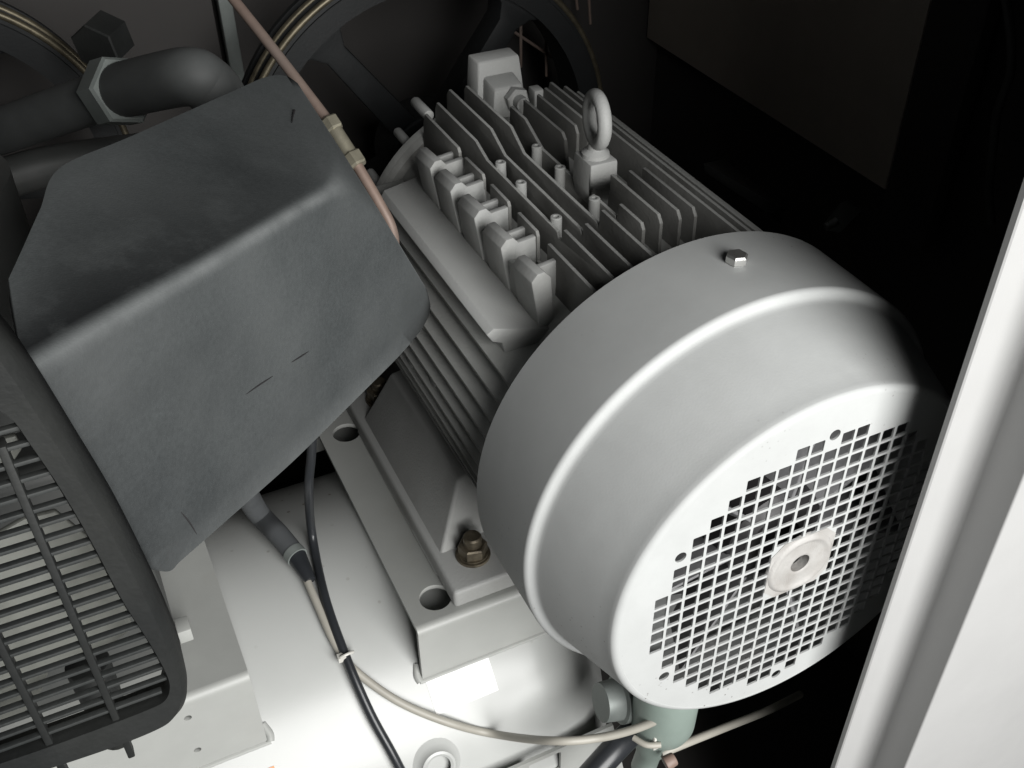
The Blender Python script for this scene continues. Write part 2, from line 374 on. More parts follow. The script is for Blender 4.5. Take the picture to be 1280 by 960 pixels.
fin(2.12, [(25.1, 9.5), (25.0, zt(2.1)), (18.9, zt(2.1)), (18.5, zt(2.1)-.5), (18.45, 9.5)])
fin(3.52, [(40.5, zt(3.5)), (33.6, zt(3.5)), (33.2, zt(3.5)-.5), (33.15, 9.5)])
fin(3.52, [(25.5, 9.5), (25.4, zt(3.5)), (19.2, zt(3.5)), (18.8, zt(3.5)-.5), (18.75, 9.5)])
for x in (4.9, 6.2, 7.4, 8.6): fin(x, [(42.6, zt(x)-.8), (42.2, zt(x)), (12.5, zt(x))], zb=6.8)
def sfin(z, s, y0=12.5, y1=42.4):
    xo = math.sqrt(RF*RF-z*z)*s; xi = math.sqrt(10.7**2-min(abs(z), 9.6)**2)*s*0.97
    V = []
    for y, x in ((y1, xi), (y1, xo*0.96), (y1-.5, xo), (y0, xo), (y0, xi)):
        k = 0.2 if x == xi else 0.13
        V += [(x, y, z-k), (x, y, z+k)]
    n = 5
    F = [tuple(2*i for i in range(n)), tuple(2*i+1 for i in range(n))[::-1]] + [(2*i, 2*((i+1) % n), 2*((i+1) % n)+1, 2*i+1) for i in range(n)]
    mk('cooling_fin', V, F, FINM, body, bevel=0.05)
for z in (6.8, 5.5, 4.15, 2.8, 1.4, 0, -1.4, -2.8, -4.2, -5.6, -7.0, -8.4):
    sfin(z, -1); sfin(z, 1)
sfin(8.2, 1)
# small bosses on the side fins
for y, z in ((28.5, 3.0), (24.8, 0.6), (29.6, -1.0)):
    MB().rod((-11.5, y, z), (-13.3, y, z), 0.55, 0.5).build('casting_boss', CAST, body, bevel=0.08)
# threaded studs for the terminal box
for x, ys, z in ((-4.42, (31.9, 28.55, 23.25), 12.45), (-1.22, (32.5, 28.85, 23.85), 12.75)):
    for y in ys:
        MB().lathe([(0.42, 10.0-z), (0.40, -0.06), (0.34, 0.0), (0.2, 0.0), (0.16, -0.25), (0.01, -0.27)], (x, y, z), (0, 0, 1), 20, close=False).build('threaded_stud', CAST, body)
# lifting eye
eye = MB()
eye.hexa([(-0.75, 25.0, 10.4), (0.75, 25.0, 10.4), (0.75, 27.1, 10.4), (-0.75, 27.1, 10.4),
          (-1.1, 24.75, 12.6), (1.1, 24.75, 12.6), (1.1, 27.3, 12.6), (-1.1, 27.3, 12.6)])
eye.hexa([(-1.1, 24.75, 12.6), (1.1, 24.75, 12.6), (1.1, 27.3, 12.6), (-1.1, 27.3, 12.6),
          (-1.05, 24.8, 14.6), (1.05, 24.8, 14.6), (1.05, 27.25, 14.6), (-1.05, 27.25, 14.6)])
boss = eye.build('eye_boss', CAST, motor, bevel=0.18)
e2 = MB().torus((0, 26.1, 17.15), (0.985, -0.17, 0), 1.55, 0.48)
e2.lathe([(1.0, 14.5), (0.95, 14.85), (0.6, 15.1), (0.5, 15.45)], (0, 26.1, 0), (0, 0, 1), 24)
e2.build('lifting_eye', CAST, boss)
# pad and castellated rib on the upper left side
pad = MB().hexa([(-8.0, 17.9, 6.9), (-11.75, 17.9, 8.05), (-11.75, 38.2, 8.05), (-8.0, 38.2, 6.9),
                 (-8.0, 17.9, 7.9), (-11.55, 17.9, 9.05), (-11.55, 38.2, 9.05), (-8.0, 38.2, 7.9)])
padp = MB().prism([(-7.4, 6.4), (-7.4, 7.8), (-11.45, 9.05), (-11.95, 8.72), (-11.55, 8.08), (-10.9, 7.75), (-10.6, 6.3)], 'y', 17.9, 37.3)
padp.V = [(x, y+(3.6*(x+11.95)/4.5 if y > 30 else 0), z) for x, y, z in padp.V]
padp = padp.build('terminal_pad', CAST, motor, bevel=0.07)
MB().box((-11.0, 19.0, 4.0), (-8.5, 37.0, 6.6)).build('pad_web', CAST, padp, bevel=0.1)
ends = [(38.5, 34.9), (34.6, 31.1), (30.5, 26.95), (26.2, 22.7), (21.6, 18.2)]
rib = MB().prism([(-7.55, 7.5), (-7.75, 10.4), (-8.15, 10.4), (-8.0, 7.4)], 'y', 18.6, 38.4).build('pad_wall', CAST, padp)
for y1, y0 in ends:
    q_ = MB().prism([(-7.0, 7.4), (-7.35, 11.5), (-7.8, 12.0), (-8.3, 11.95), (-8.7, 11.45), (-8.05, 7.4)], 'y', y0, y1-0.25)
    q_.V = [(x, y-(0.3 if y > y0+1 and z > 10 else 0), z-(0.3 if y > y0+1 and z > 10 else 0)) for x, y, z in q_.V]
    q_.build('rib_block', CAST, rib, bevel=0.06)
    if y0 > 19:
        MB().hexa([(-7.7, y0-.1, 8.5), (-5.9, y0-.1, 8.5), (-5.9, y0+.5, 8.5), (-7.7, y0+.5, 8.5), (-7.7, y0-.0, 11.5), (-6.0, y0-.0, 11.7), (-6.0, y0+.45, 11.7), (-7.7, y0+.45, 11.5)]).build('cross_web', CAST, rib, bevel=0.06)
    MB().hexa([(-7.7, y0+1.5, 8.5), (-5.9, y0+1.5, 8.5), (-5.9, y0+2.1, 8.5), (-7.7, y0+2.1, 8.5), (-7.5, y0+1.6, 11.3), (-6.0, y0+1.6, 11.5), (-6.0, y0+2.0, 11.5), (-7.5, y0+2.0, 11.3)]).build('cross_web', CAST, rib, bevel=0.06)
# drive end shield lug and bolts
lug = MB().hexa([(-1.4, 42.9, 11.0), (3.0, 42.9, 11.0), (3.0, 45.2, 11.0), (-1.4, 45.2, 11.0),
                 (-0.9, 43.5, 14.9), (2.7, 43.5, 14.9), (2.5, 45.0, 15.15), (-1.2, 45.0, 15.15)]).build('shield_lug', CAST, motor, bevel=0.18)
MB().hexa([(-0.9, 41.0, 11.0), (2.4, 41.0, 11.0), (2.4, 43.4, 11.0), (-0.9, 43.4, 11.0), (-0.5, 41.4, 13.4), (2.0, 41.4, 13.4), (2.1, 43.6, 13.8), (-0.6, 43.6, 13.8)]).build('lug_block', CAST, lug, bevel=0.25)
m_ = MB(); hexnut(m_, (1.2, 41.3, 12.5), (0, -1, 0), 1.0, 0.8); m_.rod((1.2, 40.6, 12.5), (1.2, 39.7, 12.5), 0.55)
m_.build('lug_bolt', CAST, lug)
MB().box((2.6, 40.6, 10.8), (3.5, 41.8, 13.0)).build('lug_stop', CAST, lug, bevel=0.15)
for a in (128, 150, 172):
    x, z = 10.9*math.cos(math.radians(a)), 10.9*math.sin(math.radians(a))
    MB().rod((x, 43.6, z), (x, 47.5, z), 0.42, n=14).build('shield_bolt', CAST, motor, bevel=0.1)
MB().rod((-5.5, 43.0, 11.6), (-5.5, 46.0, 11.6), 0.45, n=14).build('shield_bolt', CAST, motor, bevel=0.1)
# feet
for s in (-1, 1):
    ft = MB().prism([(-15.2*s, 17.95), (-9.0*s, 17.95), (-9.0*s, 44.5), (-15.2*s, 44.5)], 'z', -15.97, -14.2).build('foot', CAST, motor, bevel=0.35, seg=3)
    MB().hexa([(-15.35*s, 21.4, -15.9), (-8.0*s, 23.0, -15.9), (-8.0*s, 40.2, -15.9), (-15.35*s, 40.6, -15.9),
               (-12.1*s, 24.0, -9.0), (-7.0*s, 24.6, -8.4), (-7.0*s, 38.8, -8.4), (-12.1*s, 38.8, -9.0)]).build('foot_web', CAST, ft, bevel=0.3, seg=3)
    for y in (20.9, 41.9):
        b_ = MB().lathe([(0.7, 0), (1.35, 0), (1.38, 0.12), (1.35, 0.25), (0.7, 0.25)], (-12.35*s, y, -14.2), (0, 0, 1), 32, close=False)
        hexnut(b_, (-12.35*s, y, -13.93), (0, 0, 1), 1.15, 1.05)
        b_.lathe([(0.98, 0), (1.2, 0.02), (1.2, 0.14)], (-12.35*s, y, -13.95), (0, 0, 1), 32)
        b_.lathe([(0.72, 1.0), (0.72, 1.75), (0.6, 1.9), (0.01, 1.9)], (-12.35*s, y, -13.93), (0, 0, 1), 24, close=False)
        b_.build('foot_bolt', ZINC, ft)

# pulley on the motor shaft and the pump's flywheel
def wheel(name, label, cx, cz, y, R, nsp, rot, wdt=5.0):
    t = thing(name, label, 'pulley', (cx, y, cz-R))
    prof = [(R-2.4, 0), (R-.55, 0), (R-.5, .15), (R, .2), (R, .55), (R-1.0, 1.1), (R-1.0, 1.35), (R, 1.9), (R, 2.5), (R-1.0, 3.1), (R-1.0, 3.4), (R, 4.0), (R, 4.6), (R-2.4, 4.8), (R-2.4, 0)]
    rim = MB().lathe(prof, (cx, y, cz), (0, 1, 0), 120, close=False).build('rim', IRON, t)
    for dy in (0.35, 2.2):
        MB().torus((cx, y+dy, cz), (0, 1, 0), R+0.02, 0.3, 120, 10).build('worn_edge', GOLD, rim)
    MB().lathe([(1.9, 0.3), (4.2, 0.3), (4.4, 0.5), (4.4, 5), (1.9, 5)], (cx, y, cz), (0, 1, 0), 48, close=False).build('hub', IRON, t, bevel=0.1)
    for k in range(nsp):
        a = rot + 2*math.pi*k/nsp; e = Vector((math.cos(a), 0, math.sin(a))); g = Vector((-math.sin(a), 0, math.cos(a))); c0 = Vector((cx, y, cz))
        P = []
        for yy in (0.6, 3.6):
            P.append([c0+e*r+g*w_+Vector((0, yy, 0)) for r, w_ in ((3.8, 1.35), (R-4.4, 1.1), (R-3.1, 1.8), (R-2.2, 3.4), (R-2.2, -3.4), (R-3.1, -1.8), (R-4.4, -1.1), (3.8, -1.35))])
        n = 8
        mk('spoke', [tuple(v) for v in P[0]+P[1]], [tuple(range(n)), tuple(range(n, 2*n))[::-1]] + [(i, n+i, n+(i+1) % n, (i+1) % n) for i in range(n)], IRON, t, bevel=0.25)
    return t
wheel('motor_pulley', 'big dark spoked pulley on the shaft behind the grey motor', 0, 0.3, 57, 18.6, 5, math.radians(126))
wheel('pump_flywheel', 'dark spoked flywheel with brassy rim behind the steel pipe', -42.4, 7.0, 57, 15.2, 5, math.radians(60))

# ------------------------------------------------------------------ tank and brackets
tk = thing('air_tank', 'glossy white horizontal steel tank carrying the motor bracket', 'tank', (-30, 28, -45))
YC, ZC, RT = 30.0, -36.04, 19.0
prof = [(0.01, 4.6), (4, 4.45), (8, 3.9), (12, 2.75), (15.3, 1.3), (17.4, -0.4), (18.5, -2.2), (18.9, -4.0), (RT, -5.5), (RT, -40), (RT, -75)]
MB().lathe([(r, -4.2+h) for r, h in prof], (0, YC, ZC), (1, 0, 0), 128, close=False).build('shell', TANK, tk)
# threaded port on the front of the tank
def onshell(x, ang, rr=RT): return (x, YC+rr*math.cos(ang), ZC+rr*math.sin(ang))
pc = Vector((-19.29, 13.19, -27.18)); nrm = Vector((0, pc.y-YC, pc.z-ZC)).normalized()
MB().lathe([(0.95, 0.62), (1.15, 0.72), (1.35, 0.66), (1.45, 0.4), (1.75, 0.12), (2.1, -0.1), (2.0, -0.4), (0.9, -0.4)], pc, nrm, 40, close=False).build('threaded_port', TANK, tk)
# label on the shell
def strip_on_shell(name, x0, x1, a0, a1, off, m, parent, skew=0.0, n=10):
    V = []; F = []
    for k, o_ in enumerate((off, off+0.03)):
        for i in range(n+1):
            a = a0+(a1-a0)*i/n
            V += [onshell(x0+skew*i/n, a, RT+o_), onshell(x1+skew*i/n, a, RT+o_)]
    m2 = 2*(n+1)
    for i in range(n):
        F += [(2*i, 2*i+1, 2*i+3, 2*i+2), (m2+2*i, m2+2*i+2, m2+2*i+3, m2+2*i+1), (2*i, 2*i+2, m2+2*i+2, m2+2*i), (2*i+1, m2+2*i+1, m2+2*i+3, 2*i+3)]
    F += [(0, m2, m2+1, 1), (2*n, 2*n+1, m2+2*n+1, m2+2*n)]
    return mk(name, V, F, m, parent)
def ang(y, z): return math.atan2(z-ZC, y-YC)
strip_on_shell('blank_label', -18.3, -13.0, ang(17.1, -22.1), ang(15.65, -24.4), 0.02, WHITE, tk)
strip_on_shell('warning_tag', -31.9, -30.9, ang(16.2, -23.45), ang(15.6, -24.6), 0.02, ORANGE, tk)
for a, xx in ((0.62, -24.5), (0.6, -18.0)):
    pass
t = thing('base_rail', 'pale grey sheet base rail with a dark slot below the tank end', 'rail', (0, 8, -58))
sheet('rail_plate', [(-60, -57.9), (1.0, -57.9), (-4.64, -28.73), (-60, -28.73)], [rrect(-12.35, -31.93, -9.45, -29.23, 0.2)], 0.3, Matrix.Translation((0, 11.2, 0)) @ YZ_XZ, SHEET, t)

def bracket(name, label, x0, x1, y0, y1, ztop, zbot, th, tophl, fronthl, rb=0.55):
    t = thing(name, label, 'bracket', ((x0+x1)/2, (y0+y1)/2, zbot))
    Mz = Matrix.Translation((0, 0, ztop-th/2))
    sheet('top_plate', [(x0, y0+rb), (x1, y0+rb), (x1, y1), (x0, y1)], [ring2d(*h) for h in tophl], th-0.04, Mz, SHEET, t, bevel=0.02)
    pf = []
    for i in range(9):
        a = math.radians(90*i/8); pf.append((y0+rb-rb*math.sin(a), ztop-rb+rb*math.cos(a)))
    pi_ = [(y0+rb-(rb-th)*math.sin(math.radians(90*i/8)), ztop-rb+(rb-th)*math.cos(math.radians(90*i/8))) for i in range(9)][::-1]
    MB().prism(pf+pi_, 'x', x0, x1).build('bend', SHEET, t)
    Mx = Matrix.Translation((0, y0+th/2, 0)) @ YZ_XZ
    sheet('front_skirt', [(x0, zbot), (x1, zbot), (x1, ztop-rb), (x0, ztop-rb)], [ring2d(*h) for h in fronthl], th-0.04, Mx, SHEET, t, bevel=0.02)
    MB().box((x0, y1-th, zbot), (x1, y1, ztop-th)).build('rear_skirt', SHEET, t)
    # weld bead along the foot of the skirt
    pts = []; n = 40
    for i in range(n+1):
        pts.append((x0-0.25+(x1-x0+0.5)*i/n, y0-0.02, zbot-0.02+0.03*random.uniform(-1, 1)))
    MB().tube(pts, lambda q: 0.2, 8, 0).build('weld_bead', SHEET, t)
    e = x0 if abs(x0-(-18.5)) < 1 else x1; sg = -1 if e == x0 else 1
    MB().tube([(e+sg*0.05, y0+1.1, zbot+0.75), (e+sg*0.3, y0+0.4, zbot+0.3), (e+sg*0.2, y0-0.05, zbot)], lambda q: 0.32, 10).build('weld_end', SHEET, t)
    return t
bracket('motor_bracket', 'bent cream sheet bracket under the motor feet, welded to the tank', -18.5, 18.5, 17.22, 46.5, -16.0, -21.95, 0.4,
        [(-16.1, 19.7, 1.25), (-16.15, 40.9, 1.25), (-12.35, 20.9, .8), (12.35, 20.9, .8)], [])
bracket('pump_bracket', 'bent cream sheet bracket with two small holes beside the black guard', -47.0, -30.85, 17.22, 40, -13.9, -21.95, 0.4,
        [], [((-35.48, 17.20, -15.88)[0], (-35.48, 17.20, -15.88)[2], 0.28), ((-35.57, 17.20, -19.74)[0], (-35.57, 17.20, -19.74)[2], 0.28)])

# ------------------------------------------------------------------ compressor pump with its duct and guard
pump = thing('compressor_pump', 'dark compressor crankcase standing on the pump bracket behind the guard', 'compressor', (-40, 28, -13.9))
MB().box((-47, 20.5, -13.85), (-34.6, 36, 6)).build('crankcase', PIPE, pump, bevel=0.8, seg=3)
MB().box((-34.55, 21.2, -13.0), (-33.6, 22.6, -11.8)).build('sight_block', SHEET, pump, bevel=0.1)
MB().lathe([(5.5, 0), (5.5, 14)], (-41, 30, 6), (0, 0, 1), 40).build('cylinder', PIPE, pump)

duct = thing('cooling_air_duct', 'dusty black plastic air duct with slatted guard beside the motor', 'air duct', (-36, 6, 6))
E1 = [(-35.82, 6.92, 26.19), (-35.11, 8.95, 26.22), (-34.15, 11.76, 26.26), (-32.96, 15.12, 26.29), (-29.69, 18.50, 25.54), (-25.55, 22.76, 24.59), (-22.88, 25.50, 23.98), (-21.60, 26.84, 23.69), (-20.69, 27.63, 23.46), (-20.06, 27.95, 23.27), (-19.58, 27.90, 23.08), (-19.26, 27.32, 22.88)]
E2 = [(-35.96, 1.80, 25.51), (-35.69, 2.05, 25.45), (-34.87, 2.84, 25.25), (-33.70, 3.96, 24.97), (-31.44, 6.13, 24.39), (-28.45, 8.99, 23.63), (-25.84, 11.49, 23.00), (-23.90, 13.36, 22.53), (-22.04, 15.13, 22.04), (-20.61, 16.50, 21.69), (-19.41, 17.66, 21.35), (-18.62, 18.42, 20.52)]
E3 = [(-34.15, 3.53, 12.87), (-33.50, 4.15, 11.80), (-32.97, 4.66, 11.65), (-31.91, 5.67, 11.31), (-29.13, 8.34, 10.42), (-25.93, 11.40, 9.45), (-22.52, 14.68, 8.66), (-19.71, 17.37, 8.04), (-17.24, 19.74, 7.50), (-15.38, 21.52, 7.27), (-14.21, 22.64, 7.37), (-13.59, 23.23, 8.02), (-13.87, 22.96, 9.71)]
def interp(L, t):
    k = t*(len(L)-1); i = min(int(k), len(L)-2); u = k-i
    p0, p1, p2, p3 = (Vector(L[max(i-1, 0)]), Vector(L[i]), Vector(L[i+1]), Vector(L[min(i+2, len(L)-1)]))
    return 0.5*((2*p1) + (p2-p0)*u + (2*p0-5*p1+4*p2-p3)*u*u + (3*p1-p0-3*p2+p3)*u*u*u)
NS = 96; V = []; rows = []; rub = []; abr = []
for i in range(NS+1):
    t = i/NS
    a, b, c = interp(E1, t), interp(E2, t), interp(E3, t)
    g = max(0, (t-0.76)/0.24); g = g*g*(3-2*g)
    fa = 1.15+g*3.5; fc = 1.0+g*4.0
    pa = b+(a-b).normalized()*min(fa, (a-b).length*.6); pc_ = b+(c-b).normalized()*min(fc, (c-b).length*.6)
    row = [a+Vector((0, 0, -4.0))+(b-a)*0.02, a+Vector((0, 0, -0.4))+(b-a)*0.004, a]
    row += [a.lerp(pa, k/6) for k in range(1, 6)]
    for k in range(9):
        s = k/8; row.append(pa*(1-s)**2 + b*(2*s*(1-s)) + pc_*s*s)
    row += [pc_.lerp(c, k/8) for k in range(1, 8)]
    row += [c, c+Vector((-0.25, 0.35, 0)), c+Vector((-1.6, 2.2, 0.2))]
    rows.append(row)
    for j in range(len(row)):
        q = 0.0; w_ = 0.0
        fade = max(0.0, min(1.0, (0.80-t)/0.5)); fade = fade**0.7
        if 2 <= j <= 8: q = max(0, (j-3)/5)**1.1*fade
        elif 9 <= j <= 11: q = fade*(0.7, 0.35, 0.1)[j-9]
        if j > 12: q = max(q, 0.5*max(0, 1-t/0.5), 0.95*max(0, 1-t/0.08))
        if 10 <= j <= 14: w_ = (0.3, 0.8, 1.0, 0.7, 0.25)[j-10]*(0.25+0.75*min(1, t/0.6))*(1 if t < 0.80 else max(0, 1-(t-0.80)/0.1))
        if t > 0.985 or j in (len(row)-3,): w_ = max(w_, 0.45*min(1, t*2))
        rub.append(q); abr.append(w_)
m = len(rows[0])
V = [tuple(p) for r in rows for p in r]
F = [(i*m+j, (i+1)*m+j, (i+1)*m+j+1, i*m+j+1) for i in range(NS) for j in range(m-1) if (i < NS-10 or j >= 2) and (i < NS-26 or j < m-3)]
hood = mk('hood', V, F, HOOD, duct)
co = [v.co/S for v in hood.data.vertices]
for nm, src_ in (('rubbed', rub), ('abraded', abr)):
    at_ = hood.data.attributes.new(nm, 'FLOAT', 'POINT')
    from mathutils.kdtree import KDTree
    kd = KDTree(len(V))
    for i_, p in enumerate(V): kd.insert(p, i_)
    kd.balance()
    for i_, p in enumerate(co): at_.data[i_].value = src_[kd.find(p)[1]]
so = hood.modifiers.new('thickness', 'SOLIDIFY'); so.thickness = 0.0035; so.offset = -1
# scratches and nicks on the hood
for a_, b_, c_ in (((-28.02, 9.40, 16.07), (-27.21, 10.18, 15.80), (-26.37, 10.98, 15.47)), ((-25.17, 12.14, 15.10), (-24.57, 12.71, 14.86), (-23.97, 13.29, 14.62)), ((-32.33, 5.27, 13.97), (-32.12, 5.48, 13.07), (-31.93, 5.65, 11.98))):
    MB().tube([a_, b_, c_], lambda q: 0.012+0.035*math.sin(math.pi*q), 6).build('scratch', FAN, hood)
MB().tube([(-20.46, 23.90, 22.84), (-20.77, 23.13, 22.84), (-21.03, 22.38, 22.84)], lambda q: 0.06*(1-q)+0.015, 6).build('scratch', FAN, hood)
# slatted guard
yg = 0.0
out2 = [(-36.52, 0.00, 29.02), (-35.99, 0.00, 27.37), (-35.63, 0.00, 25.54), (-35.15, 0.00, 22.48), (-34.63, 0.00, 18.95), (-34.23, 0.00, 14.65), (-34.06, 0.00, 11.49), (-34.06, -0.00, 9.39), (-34.29, 0.00, 8.03), (-34.81, 0.00, 7.17), (-35.61, -0.00, 6.85), (-37.51, 0.00, 6.79), (-40.42, 0.00, 7.00), (-44.06, 0.00, 7.37)]
in2 = [(-37.39, 0.00, 26.18), (-36.74, 0.00, 25.10), (-36.48, 0.00, 23.83), (-36.12, 0.00, 21.66), (-35.78, 0.00, 18.72), (-35.49, 0.00, 15.32), (-35.07, 0.00, 12.28), (-34.88, 0.00, 10.12), (-34.98, 0.00, 9.16), (-35.30, 0.00, 8.61), (-35.85, -0.00, 8.44), (-37.46, 0.00, 8.38), (-40.35, 0.00, 8.40), (-43.68, 0.00, 8.59)]
def smooth(L, k=6):
    P = [Vector(p) for p in L]; Q = []
    for i in range(len(P)-1):
        p0 = P[max(i-1, 0)]; p1 = P[i]; p2 = P[i+1]; p3 = P[min(i+2, len(P)-1)]
        for j in range(k):
            t = j/k; Q.append(0.5*((2*p1) + (p2-p0)*t + (2*p0-5*p1+4*p2-p3)*t*t + (3*p1-p0-3*p2+p3)*t*t*t))
    return Q + [P[-1]]
in2k = in2; out2 = smooth(out2); in2 = smooth(in2)
n = len(out2); V = []
for (px, py, pz), (qx, qy, qz) in zip(out2, in2):
    V += [(px+.1, 2.0, pz), (px+.05, 0.7, pz), (px-.05, 0.25, pz+.03), (px-.35, -.05, pz+.12), (qx+.1, 0.0, qz), (qx, .3, qz), (qx, 1.2, qz)]
F = [(i*7+j, i*7+j+1, (i+1)*7+j+1, (i+1)*7+j) for i in range(n-1) for j in range(6)]
gf = mk('guard_frame', V, F, PLAST, duct)
so = gf.modifiers.new('thickness', 'SOLIDIFY'); so.thickness = 0.003; so.offset = -1
# right-hand limit of the opening for a given height
def xlim(z):
    pts = sorted([(p[2], p[0]) for p in in2k[1:9]])
    for (z0, x0), (z1, x1) in zip(pts, pts[1:]):
        if z0 <= z <= z1: return x0+(x1-x0)*(z-z0)/(z1-z0)
    return None
zlow = in2k[8][2]; zt_ = in2k[1][2]
z = zt_-0.6; k = 0
while z > zlow-1.2:
    xr = xlim(z)
    if xr is None: xr = in2k[9][0] - (in2k[8][2]-z)*2.0
    MB().box((-47, 0.2, z-.09), (xr+.5, 0.48, z+.09)).build('slat', GUARD, duct, bevel=0.04)
    z -= 0.74
for x, z0, z1 in (((-37.27, 0.00, 18.58)[0], 5.5, 24), ((-39.97, 0.00, 11.96)[0], 4.5, 24)):
    MB().box((x-.15, 0.1, z0), (x+.15, 0.7, z1)).build('cross_rib', PLAST, duct, bevel=0.06)

MB().rod((-38.6, 8, 3.5), (-38.6, 8, -3.0), 1.1, 0.9).build('rubber_mount', PLAST, pump, bevel=0.1)
# fan behind the guard
pf = thing('pump_fan', 'pale bladed cooling fan behind the black slatted guard', 'fan', (-41, 5, 6))
def slab(name, pts, th, m, parent):
    n = len(pts); V = [tuple(p) for p in pts]+[(p[0], p[1]+th, p[2]) for p in pts]
    return mk(name, V, [tuple(range(n)), tuple(range(n, 2*n))[::-1]]+[(i, n+i, n+(i+1) % n, (i+1) % n) for i in range(n)], m, parent, bevel=0.08)
slab('blade', [(-40.37, 4.00, 16.53), (-38.12, 4.30, 17.02), (-36.96, 4.60, 16.67), (-36.19, 4.80, 14.60), (-35.87, 5.00, 10.99), (-35.73, 5.00, 8.09), (-36.84, 4.60, 7.95), (-39.24, 4.20, 8.31), (-42.74, 3.90, 8.91)], 0.3, BLADE, pf)
slab('blade', [(-39.02, 5.00, 20.68), (-37.32, 5.00, 20.62), (-37.29, 5.00, 19.90), (-37.96, 5.00, 19.20), (-39.48, 5.00, 19.19)], 0.3, BLADE, pf)
slab('blade', [(-42.99, 4.00, 8.06), (-40.68, 4.20, 8.01), (-39.64, 4.60, 7.70), (-40.47, 4.60, 6.16), (-41.72, 4.40, 5.48), (-43.70, 4.00, 5.78)], 0.3, BLADE, pf)
MB().lathe([(0.01, 0), (3.0, 0), (3.2, .3), (3.2, 3)], (-42, 5.2, 9.5), (0, 1, 0), 32, close=False).build('fan_hub', PLAST, pf)

# ------------------------------------------------------------------ pipes, tubes, cables
t = thing('steel_delivery_pipe', 'grey steel pipe with hexagonal nut and elbow above the duct', 'pipe', (-28.01, 36.67, 20.58))
pa, pb, pe = Vector((-38.52, 50.60, 13.20)), Vector((-28.60, 40.99, 18.75)), Vector((-25.63, 35.45, 21.26))
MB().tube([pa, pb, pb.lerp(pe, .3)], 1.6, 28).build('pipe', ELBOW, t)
ax = (pe-pb).normalized()
nt_ = MB(); hexnut(nt_, pb-ax*0.2, ax, 2.35, 2.1, 0, 0.2); nt_.build('union_nut', NUT, t)
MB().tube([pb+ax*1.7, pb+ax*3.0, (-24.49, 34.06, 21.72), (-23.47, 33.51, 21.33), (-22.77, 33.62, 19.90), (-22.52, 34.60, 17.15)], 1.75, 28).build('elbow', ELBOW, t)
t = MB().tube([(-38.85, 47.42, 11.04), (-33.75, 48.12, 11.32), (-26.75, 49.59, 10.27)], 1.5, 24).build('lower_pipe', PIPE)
tag(t, 'dark thick pipe running in shadow below the steel pipe with the nut', 'pipe')
t = MB(); hexnut(t, (-28.27, 51.52, 18.01), (0.6, 0.75, 0.1), 1.9, 2.6); t = t.build('pipe_plug', PLAST)
tag(t, 'black cylindrical plug behind the hexagonal nut', 'plug')

t = thing('copper_tube', 'thin copper tube with brass coupling along the duct edge', 'tube', (-16.30, 32.88, 17.69))
p0, p1, p2 = Vector((-19.39, 43.60, 23.33)), Vector((-16.16, 33.26, 17.39)), Vector((-15.33, 30.69, 15.25))
MB().tube([p0, p0.lerp(p1, .5)+Vector((0, 0, .1)), p1], 0.36, 16).build('tube_run', COPPER, t)
MB().tube([p2, (-14.67, 28.89, 13.26), (-14.24, 28.00, 11.69), (-14.24, 27.92, 10.00), (-14.82, 28.83, 7.53)], 0.36, 16).build('tube_run', COPPER, t)
ax = (p2-p1).normalized(); Lc = (p2-p1).length
cp = MB(); hexnut(cp, p1-ax*.2, ax, 0.72, 0.95); cp.build('compression_nut', BRASS, t)
MB().rod(p1+ax*.7, p2-ax*.7, 0.52, n=16).build('coupling', BRASS, t)
cp = MB(); hexnut(cp, p2-ax*.85, ax, 0.75, 1.0); cp.build('compression_nut', BRASS, t)

t = MB().tube([(-21.64, 27.47, -2.35), (-22.03, 28.09, -5.84), (-22.59, 28.29, -9.09), (-22.70, 30.01, -15.84), (-23.52, 24.57, -17.21), (-23.59, 19.87, -19.09), (-23.19, 16.30, -21.88), (-22.43, 13.83, -24.79), (-21.64, 11.87, -28.58)], 0.36, 14, 14).build('black_cable', BLACK)
tag(t, 'shiny black cable hanging from under the duct across the tank', 'cable')
t = thing('beige_cable', 'beige cable with grey rubber sleeve looping across the white tank', 'cable', (-24.34, 27.16, -16.65))
MB().tube([(-24.41, 27.30, -16.48), (-24.28, 24.45, -17.35), (-24.08, 21.66, -18.47), (-23.67, 19.92, -19.41), (-22.90, 18.55, -20.38), (-20.77, 16.29, -22.17), (-17.70, 14.36, -24.22), (-14.30, 12.95, -26.17), (-11.98, 7.96, -21.58), (-8.74, 6.58, -21.43), (-5.75, 5.46, -20.34), (-3.37, 4.69, -18.36), (-0.18, 4.65, -16.73)], 0.32, 14, 12).build('cable_run', BEIGE, t)
MB().tube([(-27.58, 27.49, -5.44), (-26.08, 34.02, -15.43), (-25.18, 31.15, -15.77), (-24.55, 28.84, -16.07)], lambda q: 0.95-0.12*q, 20).build('rubber_sleeve', RUBBER, t)
MB().tube([(-24.62, 29.05, -16.06), (-24.43, 28.39, -16.15)], 0.9, 20, 0).build('sleeve_ring', NUT, t)
MB().tube([(-24.47, 28.50, -16.15), (-24.30, 27.21, -16.44), (-24.14, 26.13, -16.72)], lambda q: 0.8-0.35*q, 18).build('sleeve_end', BLACK, t)
t = MB().torus((-23.57, 19.94, -19.10), Vector((-23.19, 16.30, -21.88))-Vector((-23.67, 21.64, -18.20)), 0.62, 0.12, 24, 8)
ct = Vector((-23.93, 19.77, -18.97)); t.box(ct-Vector((.3, .25, .25)), ct+Vector((.3, .25, .25)))
tag(t.build('cable_tie', NYLON), 'pale nylon tie bundling the black and beige cables', 'cable tie')

